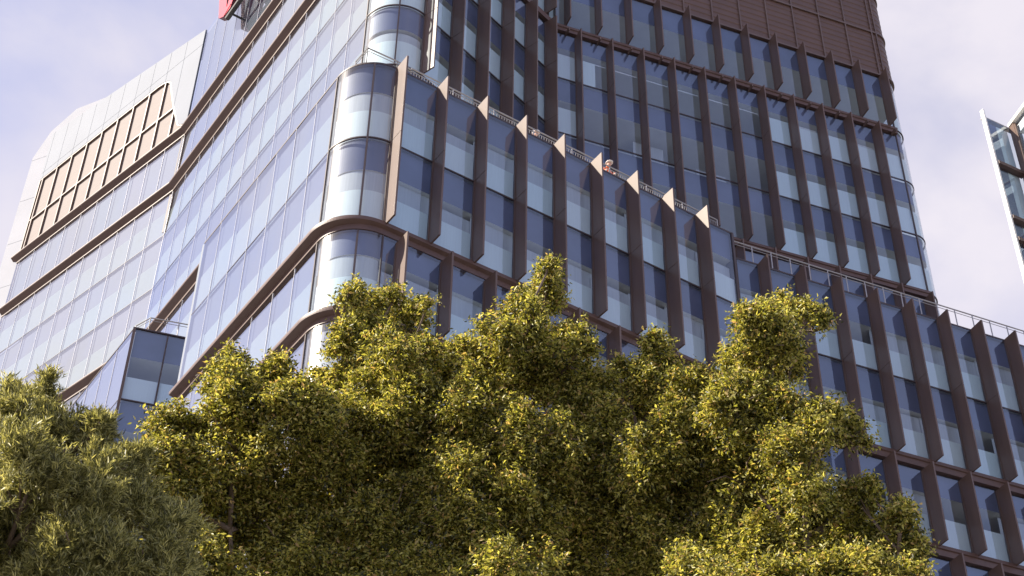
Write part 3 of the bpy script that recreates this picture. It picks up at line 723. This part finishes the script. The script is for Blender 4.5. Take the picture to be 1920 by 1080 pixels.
# ------------------------------------------------------------------ workers on the terrace
def skin_person(name, label, u, off, facing, lean):
    base = FB.p(u, off)
    t = thing(name, label, "person", (base.x, base.y, 46.1))
    me = bpy.data.meshes.new("body")
    J = [(0, 0, .92), (0, .02 + lean * .1, 1.12), (0, lean * .28, 1.36), (0, lean * .36, 1.50), (0, lean * .44, 1.60),
         (.10, 0, .86), (.11, .03, .48), (.11, -.02, .08), (-.10, 0, .86), (-.11, .05, .48), (-.11, 0, .08),
         (.19, lean * .28, 1.42), (.25, lean * .28 + .10, 1.18), (.20, lean * .28 + .33, 1.10), (-.19, lean * .28, 1.42), (-.25, lean * .28 + .10, 1.18), (-.20, lean * .28 + .33, 1.10), (.11, .12, .04), (-.11, .14, .04)]
    E_ = [(0, 1), (1, 2), (2, 3), (3, 4), (0, 5), (5, 6), (6, 7), (0, 8), (8, 9), (9, 10), (2, 11), (11, 12), (12, 13), (2, 14), (14, 15), (15, 16), (7, 17), (10, 18)]
    R_ = [.15, .15, .17, .06, .085, .1, .07, .05, .1, .07, .05, .07, .05, .04, .07, .05, .04, .05, .05]
    me.from_pydata(J, E_, [])
    o = bpy.data.objects.new("body", me); COL.objects.link(o); o.parent = t
    sk = o.modifiers.new("skin", 'SKIN'); ly = me.skin_vertices[0].data
    for i, r in enumerate(R_): ly[i].radius = (r, r * .8)
    ly[0].use_root = True
    sb = o.modifiers.new("sub", 'SUBSURF'); sb.levels = 1; sb.render_levels = 2
    me.materials.append(M['work'])
    t.rotation_euler = (0, 0, facing)
    hy, hz = lean * .48, 1.63
    mb = MB()
    for k in range(6):
        a0, a1 = k * math.pi / 12, (k + 1) * math.pi / 12
        for s in range(14):
            b0, b1 = s * math.tau / 14, (s + 1) * math.tau / 14
            P_ = lambda a, b: (.125 * math.cos(a) * math.cos(b), hy + .15 * math.cos(a) * math.sin(b), hz + .045 + .13 * math.sin(a))
            mb.quad(P_(a0, b0), P_(a0, b1), P_(a1, b1), P_(a1, b0))
    mb.prism([(.15 * math.cos(s * math.tau / 14), hy + .03 + .19 * math.sin(s * math.tau / 14)) for s in range(14)], hz + .03, hz + .05)
    hm = mb.build("helmet", 'white', None, smooth=True); hm.parent = t
    mb = MB()
    for k in range(10):
        a0, a1 = -math.pi / 2 + k * math.pi / 10, -math.pi / 2 + (k + 1) * math.pi / 10
        for s in range(12):
            b0, b1 = s * math.tau / 12, (s + 1) * math.tau / 12
            P_ = lambda a, b: (.085 * math.cos(a) * math.cos(b), hy + .01 + .105 * math.cos(a) * math.sin(b), hz - .02 + .125 * math.sin(a))
            mb.quad(P_(a0, b0), P_(a0, b1), P_(a1, b1), P_(a1, b0))
    mb.tube([(0, hy + .1, hz - .0), (0, hy + .135, hz - .03), (0, hy + .11, hz - .045)], [.012, .018, .012], 6)
    hd = mb.build("head", 'skin', None, smooth=True); hd.parent = t
    return t
def workmat():
    m, t, b = nmat("work clothes"); b.inputs['Roughness'].default_value = .8
    co = t.nodes.new("ShaderNodeTexCoord"); sp = t.nodes.new("ShaderNodeSeparateXYZ"); r = t.nodes.new("ShaderNodeValToRGB")
    r.color_ramp.interpolation = 'CONSTANT'
    e = r.color_ramp.elements; e[0].position = 0; e[0].color = (.03, .035, .06, 1); e[1].position = .52; e[1].color = (.85, .16, .03, 1)
    for p_, c_ in ((.60, (.75, .75, .7, 1)), (.63, (.85, .16, .03, 1)), (.86, (.55, .33, .25, 1))):
        x = e.new(p_); x.color = c_
    mu = t.nodes.new("ShaderNodeMath"); mu.operation = 'DIVIDE'; mu.inputs[1].default_value = 1.75
    t.links.new(co.outputs['Object'], sp.inputs['Vector']); t.links.new(sp.outputs['Z'], mu.inputs[0]); t.links.new(mu.outputs[0], r.inputs['Fac']); t.links.new(r.outputs['Color'], b.inputs['Base Color'])
    return m
M['work'] = workmat(); M['skin'] = plain("skin", (.52, .31, .23), .6)
skin_person("person", "worker in white helmet and orange vest leaning on the terrace rail", 28.95, -1.36, rad(33 - 180), .9)
skin_person("person", "worker whose white helmet barely shows over the terrace rail", 25.45, -1.68, rad(33 - 180), .95)

#TREES
# ------------------------------------------------------------------ trees on the pavement in front
def leaf_mat(name, stops, trans, tfac, rough, spec):
    m = bpy.data.materials.new(name); m.use_nodes = True; t = m.node_tree; b = t.nodes['Principled BSDF']; o = t.nodes['Material Output']; n = t.nodes.new
    g = n("ShaderNodeNewGeometry"); r = n("ShaderNodeValToRGB"); el = r.color_ramp.elements
    el[0].position, el[0].color = stops[0][0], (*stops[0][1], 1); el[1].position, el[1].color = stops[-1][0], (*stops[-1][1], 1)
    for p, c in stops[1:-1]:
        x = el.new(p); x.color = (*c, 1)
    t.links.new(g.outputs['Random Per Island'], r.inputs['Fac']); t.links.new(r.outputs['Color'], b.inputs['Base Color'])
    b.inputs['Roughness'].default_value = rough; b.inputs['Specular IOR Level'].default_value = spec
    tr = n("ShaderNodeBsdfTranslucent"); mx = n("ShaderNodeMixShader"); mx.inputs['Fac'].default_value = tfac
    mm = n("ShaderNodeMix"); mm.data_type = 'RGBA'; mm.blend_type = 'MULTIPLY'; mm.inputs['Factor'].default_value = 1; mm.inputs['B'].default_value = (*trans, 1)
    t.links.new(r.outputs['Color'], mm.inputs['A']); t.links.new(mm.outputs['Result'], tr.inputs['Color'])
    t.links.new(b.outputs['BSDF'], mx.inputs[1]); t.links.new(tr.outputs['BSDF'], mx.inputs[2]); t.links.new(mx.outputs['Shader'], o.inputs['Surface'])
    return m
M['leaf'] = leaf_mat("fig leaf", [(0, (.032, .037, .011)), (.28, (.08, .086, .020)), (.48, (.29, .295, .058)), (.88, (.54, .50, .16)), (1, (.46, .30, .15))], (1.7, 1.6, .8), .44, .40, .4)
M['needle'] = leaf_mat("needle leaf", [(0, (.05, .054, .018)), (.3, (.16, .165, .055)), (.7, (.42, .41, .17)), (1, (.58, .55, .25))], (1.6, 1.5, .9), .38, .42, .45)
M['bark'] = plain("grey brown bark", (.16, .12, .09), .9, 0, .35, 9.0, (1, 1, .25), .3, .6)
rng = np.random.default_rng(12)
def unit(v): return v / (np.linalg.norm(v, axis=-1, keepdims=True) + 1e-9)
def vnoise(p, seed):
    """smooth value noise in 3-D"""
    i = np.floor(p).astype(np.int64); f = p - i; f = f * f * (3 - 2 * f); r = 0
    for dx in (0, 1):
        for dy in (0, 1):
            for dz in (0, 1):
                h = ((i[:, 0] + dx) * 374761393 + (i[:, 1] + dy) * 668265263 + (i[:, 2] + dz) * 2147483647 + seed * 974711) & 0xffffffff
                h = ((h ^ (h >> 13)) * 1274126177) & 0xffffffff; h = (h ^ (h >> 16)) / 4294967296.0
                r = r + h * (f[:, 0] if dx else 1 - f[:, 0]) * (f[:, 1] if dy else 1 - f[:, 1]) * (f[:, 2] if dz else 1 - f[:, 2])
    return r
def clumps(lobes, seed, n=13, f=.27, plume=3):
    """each lobe becomes pads of foliage on its upper side, a thin core and a few pointed sprigs"""
    r = random.Random(seed); res = []
    for (x, y, z, R) in lobes:
        k = n if R > .25 else (6 if R > .15 else 3)
        for i in range(k):
            d = Vector((r.gauss(0, 1), r.gauss(0, .9) - .35, r.gauss(0, .8) + .45)).normalized() * R * (.36 + .62 * r.random())
            q = R * f * r.uniform(.55, 1.45); res.append((x + d.x, y + d.y, z + d.z, q, 1.0))
        res.append((x, y + .1 * R, z - .1 * R, R * .72, .42))
        for i in range(plume if R > .15 else 1):
            d = Vector((r.gauss(0, .55), r.gauss(0, .5) - .1, 1.0)).normalized(); L_ = R * r.uniform(.85, 1.3)
            for j in range(5):
                h = .55 + .45 * j / 4; q = max(.025, min(.12, R * .2) * (1 - .18 * j))
                res.append((x + d.x * L_ * h, y + d.y * L_ * h, z + d.z * L_ * h, q, 1.5))
    return res
def leaf_cloud(lobes, dens, per, tl, ll, lw, droop, up, seed, core=.35, thr=.40, fuzz=.10, fwd=.75):
    P, D = [], []
    for (x, y, z, r, dm) in lobes:
        c = np.array((x, y, z)); n = int(dens * dm * r * r) + 10
        d = unit(rng.normal(size=(n, 3)))
        keep = (d[:, 1] < .55) | (d[:, 2] > .35)
        d = d[keep]; n = len(d)
        rr_ = r * (.38 + .80 * rng.random(n) ** .75)
        ex = rng.random(n) < fuzz; rr_[ex] *= 1.05 + .25 * rng.random(ex.sum())
        p = c + d * rr_[:, None] * np.array((1.0, 1.0, 1.1))
        nz = vnoise(p * 3.1, seed) * .6 + vnoise(p * 6.7, seed + 5) * .4
        k = (nz > thr + .30 * (rr_ / r - .80)) | (rng.random(n) < .05)
        P.append(p[k]); a = unit(d[k] * .9 + np.array((0, 0, up)) + rng.normal(size=(k.sum(), 3)) * .45); D.append(a)
        # sparser inner foliage
        m = int(n * core); q = c + unit(rng.normal(size=(m, 3))) * (r * .62 * rng.random((m, 1)) ** .4); P.append(q); D.append(unit(rng.normal(size=(m, 3)) + np.array((0, 0, .4))))
    P = np.concatenate(P); A = np.concatenate(D); n = len(P)
    s = np.linspace(.05, 1, per)[None, :, None]
    L_ = tl * (.6 + .8 * rng.random((n, 1, 1)))
    base = P[:, None, :] + A[:, None, :] * (s - .5) * L_ + rng.normal(size=(n, per, 3)) * .008
    base[:, :, 2] -= (s[..., 0] ** 2) * .18 * L_[..., 0]
    side = unit(np.cross(np.broadcast_to(A[:, None, :], base.shape), rng.normal(size=base.shape)))
    ax = unit(A[:, None, :] * fwd + side * .85 + np.array((0, 0, -droop)) + rng.normal(size=base.shape) * .2)
    nrm = unit(unit(np.cross(ax, rng.normal(size=ax.shape))) + np.array((0, 0, .45)) + A[:, None, :] * .55)
    wv = unit(np.cross(ax, nrm)); nrm = unit(np.cross(wv, ax))
    sz = (.55 + .85 * rng.random((n, per, 1)))
    l = ll * sz; w = lw * sz
    b = base.reshape(-1, 3); ax = ax.reshape(-1, 3); wv = wv.reshape(-1, 3); nrm = nrm.reshape(-1, 3); l = l.reshape(-1, 1); w = w.reshape(-1, 1)
    v = np.stack([b, b + ax * l * .45 + wv * w * .5 + nrm * w * .22, b + ax * l - nrm * l * .14, b + ax * l * .45 - wv * w * .5 + nrm * w * .22], 1)
    return v
def leaf_mesh(name, v, mat, parent):
    o0 = np.array(parent.location); k = len(v); me = bpy.data.meshes.new(name)
    me.vertices.add(4 * k); me.vertices.foreach_set('co', (v - o0).astype(np.float32).ravel())
    i = np.arange(k)[:, None] * 4
    idx = np.concatenate([i, i + 1, i + 2, i, i + 2, i + 3], 1).astype(np.int32).ravel()
    me.loops.add(6 * k); me.loops.foreach_set('vertex_index', idx)
    me.polygons.add(2 * k); me.polygons.foreach_set('loop_start', np.arange(0, 6 * k, 3, dtype=np.int32)); me.polygons.foreach_set('loop_total', np.full(2 * k, 3, np.int32))
    me.materials.append(M[mat]); me.update(calc_edges=True); me.validate()
    o = bpy.data.objects.new(name, me); COL.objects.link(o); o.parent = parent
    return o
rt = random.Random(21)
def deepen(lobes, z0, z1, amt):
    res = []
    for (x, y, z, r) in lobes:
        k = 1 + amt * max(0, min(1, (z0 - z) / (z0 - z1)))
        res.append((x * k, y * k, 1.7 + (z - 1.7) * k, r * k))
    return res
def tree(name, label, lobes, foot, rad0, fork, mat, group, **kw):
    foot = (foot[0] * 1.085, foot[1] * 1.085)
    t = thing(name, label, "tree", (foot[0], foot[1], .13), group)
    lobes = deepen(lobes, 12.6, 10.6, .075) if mat == 'leaf' else deepen(lobes, 9.3, 8.0, .05)
    mb = MB()
    f0 = Vector((foot[0], foot[1], .0)); fk = Vector((foot[0] + .25, foot[1] + .1, fork))
    mb.tube([f0, f0 + Vector((.05, 0, .4)), f0.lerp(fk, .5) + Vector((.12, .05, 0)), fk], [rad0 * 1.35, rad0, rad0 * .85, rad0 * .7], 10)
    leaders = []
    for k in range(3):
        a = k * 2.1 + .4; top = fk + Vector((math.cos(a) * .75, math.sin(a) * .5, 1.9 + .4 * k)); mid = fk.lerp(top, .5) + Vector((math.cos(a) * .2, math.sin(a) * .2, 0))
        mb.tube([fk - Vector((0, 0, .15)), mid, top], [rad0 * .62, rad0 * .45, rad0 * .28], 8); leaders += [fk.lerp(mid, .6), mid, mid.lerp(top, .5), top]
    for (x, y, z, r) in lobes:
        c = Vector((x, y, z)); cand = [q for q in leaders if q.z < z + .2] or leaders
        s = min(cand, key=lambda q: (q - c).length + .6 * max(0, q.z - z + 1.0)); m = s.lerp(c, .5) + Vector((rt.uniform(-.15, .15), rt.uniform(-.15, .15), -.12 * (c - s).length * .3))
        w = .018 + .022 * r; mb.tube([s, m, c, c + Vector((0, 0, r * .6))], [w * 1.3, w, w * .6, .008], 6); leaders.append(m)
        for q in range(4):
            d = Vector((rt.gauss(0, 1), rt.gauss(0, 1) - .4, rt.gauss(0, 1) + .6)).normalized(); e = c + d * r * .9
            mb.tube([c.lerp(m, .3), c.lerp(e, .5) + Vector((0, 0, .05)), e], [w * .5, w * .3, .005], 5)
    mb.build("trunk", 'bark', t, smooth=True)
    leaf_mesh("crown", leaf_cloud(clumps(lobes, kw['seed']), **kw), mat, t)
    return t
FIG = dict(dens=5200, per=10, tl=.30, ll=.056, lw=.0235, droop=.45, up=.6, fuzz=.20, thr=.48, core=.14)
GT = "fig trees in front of the podium block"
tree("fig_tree", "broad leafy tree under the bright curved corner, just right of the needle-leaved tree", [(-3.23,15.23,12.69,0.36),(-3.5,15.32,12.95,0.2),(-3.89,15.45,12.17,0.42),(-3.17,15.12,11.81,0.63),(-2.56,14.99,12.3,0.41),(-3.72,14.96,11.12,0.52),(-2.93,15.69,11.31,0.73),(-2.4,15.52,11.8,0.54),(-3.29,15.47,10.54,0.74),(-3.9,14.71,11.38,0.31),(-2.41,15.15,10.38,0.66),(-2.85,15.44,13.09,0.26),(-2.29,15.14,12.22,0.38),(-2.78,14.55,9.28,0.79),(-3.62,14.7,9.65,0.7),(-3.4,15.4,13.37,0.08),(-3.29,15.4,13.24,0.11),(-3.49,15.4,13.51,0.05),(-3.98,15.4,12.44,0.12)], (-3.0, 15.6), .13, 7.4, "leaf", GT, seed=3, **FIG)
tree("fig_tree", "leafy tree whose rounded top covers the lowest corner ledge", [(-1.92,17.0,15.37,0.36),(-1.34,16.63,15.04,0.26),(-1.93,16.83,14.54,0.54),(-2.3,16.82,13.82,0.43),(-1.43,15.97,13.51,0.58),(-1.69,16.13,12.76,0.7),(-1.01,16.58,14.19,0.39),(-2.02,16.22,12.19,0.56),(-1.12,16.4,12.47,0.7),(-2.2,16.43,11.56,0.62),(-1.33,15.32,10.83,0.73),(-2.14,16.47,15.27,0.16),(-1.6,16.52,15.32,0.18),(-2.18,16.4,14.48,0.28),(-0.97,15.95,13.05,0.47),(-2.13,16.36,12.99,0.41),(-1.45,15.33,9.97,0.83),(-2.18,16.2,15.14,0.07),(-2.27,16.2,15.02,0.06),(-1.13,16.2,14.93,0.09)], (-1.4, 16.4), .13, 7.4, "leaf", GT, seed=4, **FIG)
tree("fig_tree", "leafy tree with the tallest pointed top, in front of the podium fins", [(0.44,16.1,15.35,0.17),(0.36,16.31,15.08,0.3),(0.18,15.87,14.2,0.43),(-0.15,15.52,13.75,0.35),(0.63,16.37,14.38,0.39),(-0.43,15.9,13.85,0.29),(0.02,16.34,13.77,0.59),(0.67,16.29,13.62,0.45),(-0.37,15.81,13.01,0.5),(0.07,15.68,12.25,0.68),(-0.46,15.44,11.75,0.53),(0.02,15.2,10.86,0.73),(-0.53,14.83,10.49,0.56),(0.54,15.53,12.31,0.38),(0.51,15.74,11.7,0.57),(-0.11,14.66,9.63,0.79),(0.28,15.48,14.15,0.2),(0.56,15.98,13.69,0.41),(0.85,15.6,13.78,0.08),(0.99,15.6,13.79,0.05),(0.49,15.6,15.15,0.07)], (0.1, 15.8), .13, 7.4, "leaf", GT, seed=5, **FIG)
tree("fig_tree", "lower leafy tree in the dip between the two tallest tree tops", [(1.95,16.35,14.32,0.21),(1.49,16.52,14.05,0.25),(1.97,16.46,13.9,0.39),(1.12,16.28,13.46,0.38),(1.67,17.2,13.91,0.54),(2.22,16.07,13.46,0.34),(1.0,16.38,12.74,0.57),(1.65,15.58,12.07,0.64),(1.14,16.19,11.66,0.71),(1.84,15.69,11.19,0.69),(2.32,16.3,13.12,0.41),(0.89,16.35,12.09,0.53),(1.38,15.75,10.25,0.86),(2.11,16.08,12.02,0.52),(1.98,16.3,14.47,0.1),(1.41,16.3,14.05,0.1),(1.72,16.3,14.04,0.08),(0.82,17.0,11.73,0.57),(0.65,17.0,11.13,0.66),(0.39,17.0,11.49,0.4),(1.06,17.0,12.43,0.41)], (1.8, 16.5), .13, 7.4, "leaf", GT, seed=6, **FIG)
tree("fig_tree", "leafy tree with a long twig reaching right across the right wing", [(3.57,15.97,14.61,0.3),(3.02,14.84,13.57,0.28),(3.68,15.09,14.0,0.13),(3.12,15.02,13.35,0.43),(2.91,15.77,13.66,0.35),(3.38,15.48,13.37,0.23),(2.66,15.03,12.43,0.48),(3.11,15.16,12.35,0.48),(3.56,14.95,12.24,0.32),(4.03,15.37,12.42,0.18),(3.16,14.26,11.19,0.5),(2.7,15.18,11.64,0.66),(2.42,15.95,12.57,0.43),(3.23,15.54,11.19,0.66),(2.44,15.23,10.85,0.64),(3.84,15.54,11.39,0.35),(2.65,14.23,9.45,0.84),(2.24,14.6,9.9,0.63),(3.65,15.55,10.79,0.56),(3.55,15.2,14.15,0.09),(3.69,15.2,14.17,0.08),(3.81,15.2,14.09,0.07),(3.9,15.2,13.98,0.05),(4.12,15.2,12.25,0.06),(4.19,15.2,12.16,0.05),(3.15,15.2,14.12,0.09)], (3.1, 15.4), .13, 7.4, "leaf", GT, seed=7, **FIG)
tree("fig_tree", "lowest leafy tree at the right end of the row", [(3.75,14.29,10.75,0.21),(4.07,14.04,10.33,0.2),(4.08,14.72,10.45,0.33),(4.17,14.18,10.07,0.17),(3.65,14.55,10.27,0.38),(3.65,13.81,9.42,0.44),(3.93,13.67,9.35,0.27),(3.27,14.02,9.47,0.45),(4.31,14.4,10.38,0.06),(4.23,14.4,10.75,0.07),(3.87,14.4,11.02,0.07)], (3.9, 14.5), .13, 7.4, "leaf", GT, seed=8, **FIG)
tree("needle_tree", "olive green tree with narrow needle-like leaves, nearest at the lower left", [(-4.42,11.49,9.61,0.26),(-4.21,11.83,9.71,0.35),(-4.63,12.32,10.39,0.15),(-3.8,11.88,9.69,0.19),(-3.71,11.66,9.74,0.1),(-3.91,10.86,8.5,0.49),(-3.49,11.04,8.65,0.36),(-3.33,11.9,8.94,0.27),(-3.42,11.4,9.03,0.18),(-2.85,11.21,8.25,0.23),(-3.41,10.94,7.85,0.54),(-2.86,12.17,8.49,0.2),(-4.12,11.39,8.11,0.52),(-2.91,11.09,7.81,0.37),(-4.69,11.38,9.05,0.46),(-4.39,10.88,7.95,0.6),(-3.38,11.04,7.2,0.65),(-2.88,11.75,7.73,0.39),(-4.26,11.75,10.2,0.1),(-4.57,11.68,10.11,0.09),(-4.62,11.8,10.21,0.07),(-4.32,11.8,10.33,0.05),(-3.77,11.8,9.89,0.05),(-3.68,11.8,9.71,0.06),(-4.49,11.8,10.09,0.06),(-4.27,12.2,9.39,0.44),(-3.91,12.2,9.17,0.43),(-4.4,12.2,9.19,0.36),(-2.97,12.2,8.99,0.3),(-3.46,12.2,9.61,0.23)], (-4.2, 11.6), .16, 5.6, "needle", None, seed=31, dens=2300, per=36, tl=.27, ll=.062, lw=.0085, droop=-.2, up=1.1, fuzz=.34, thr=.52, core=.16, fwd=1.15)
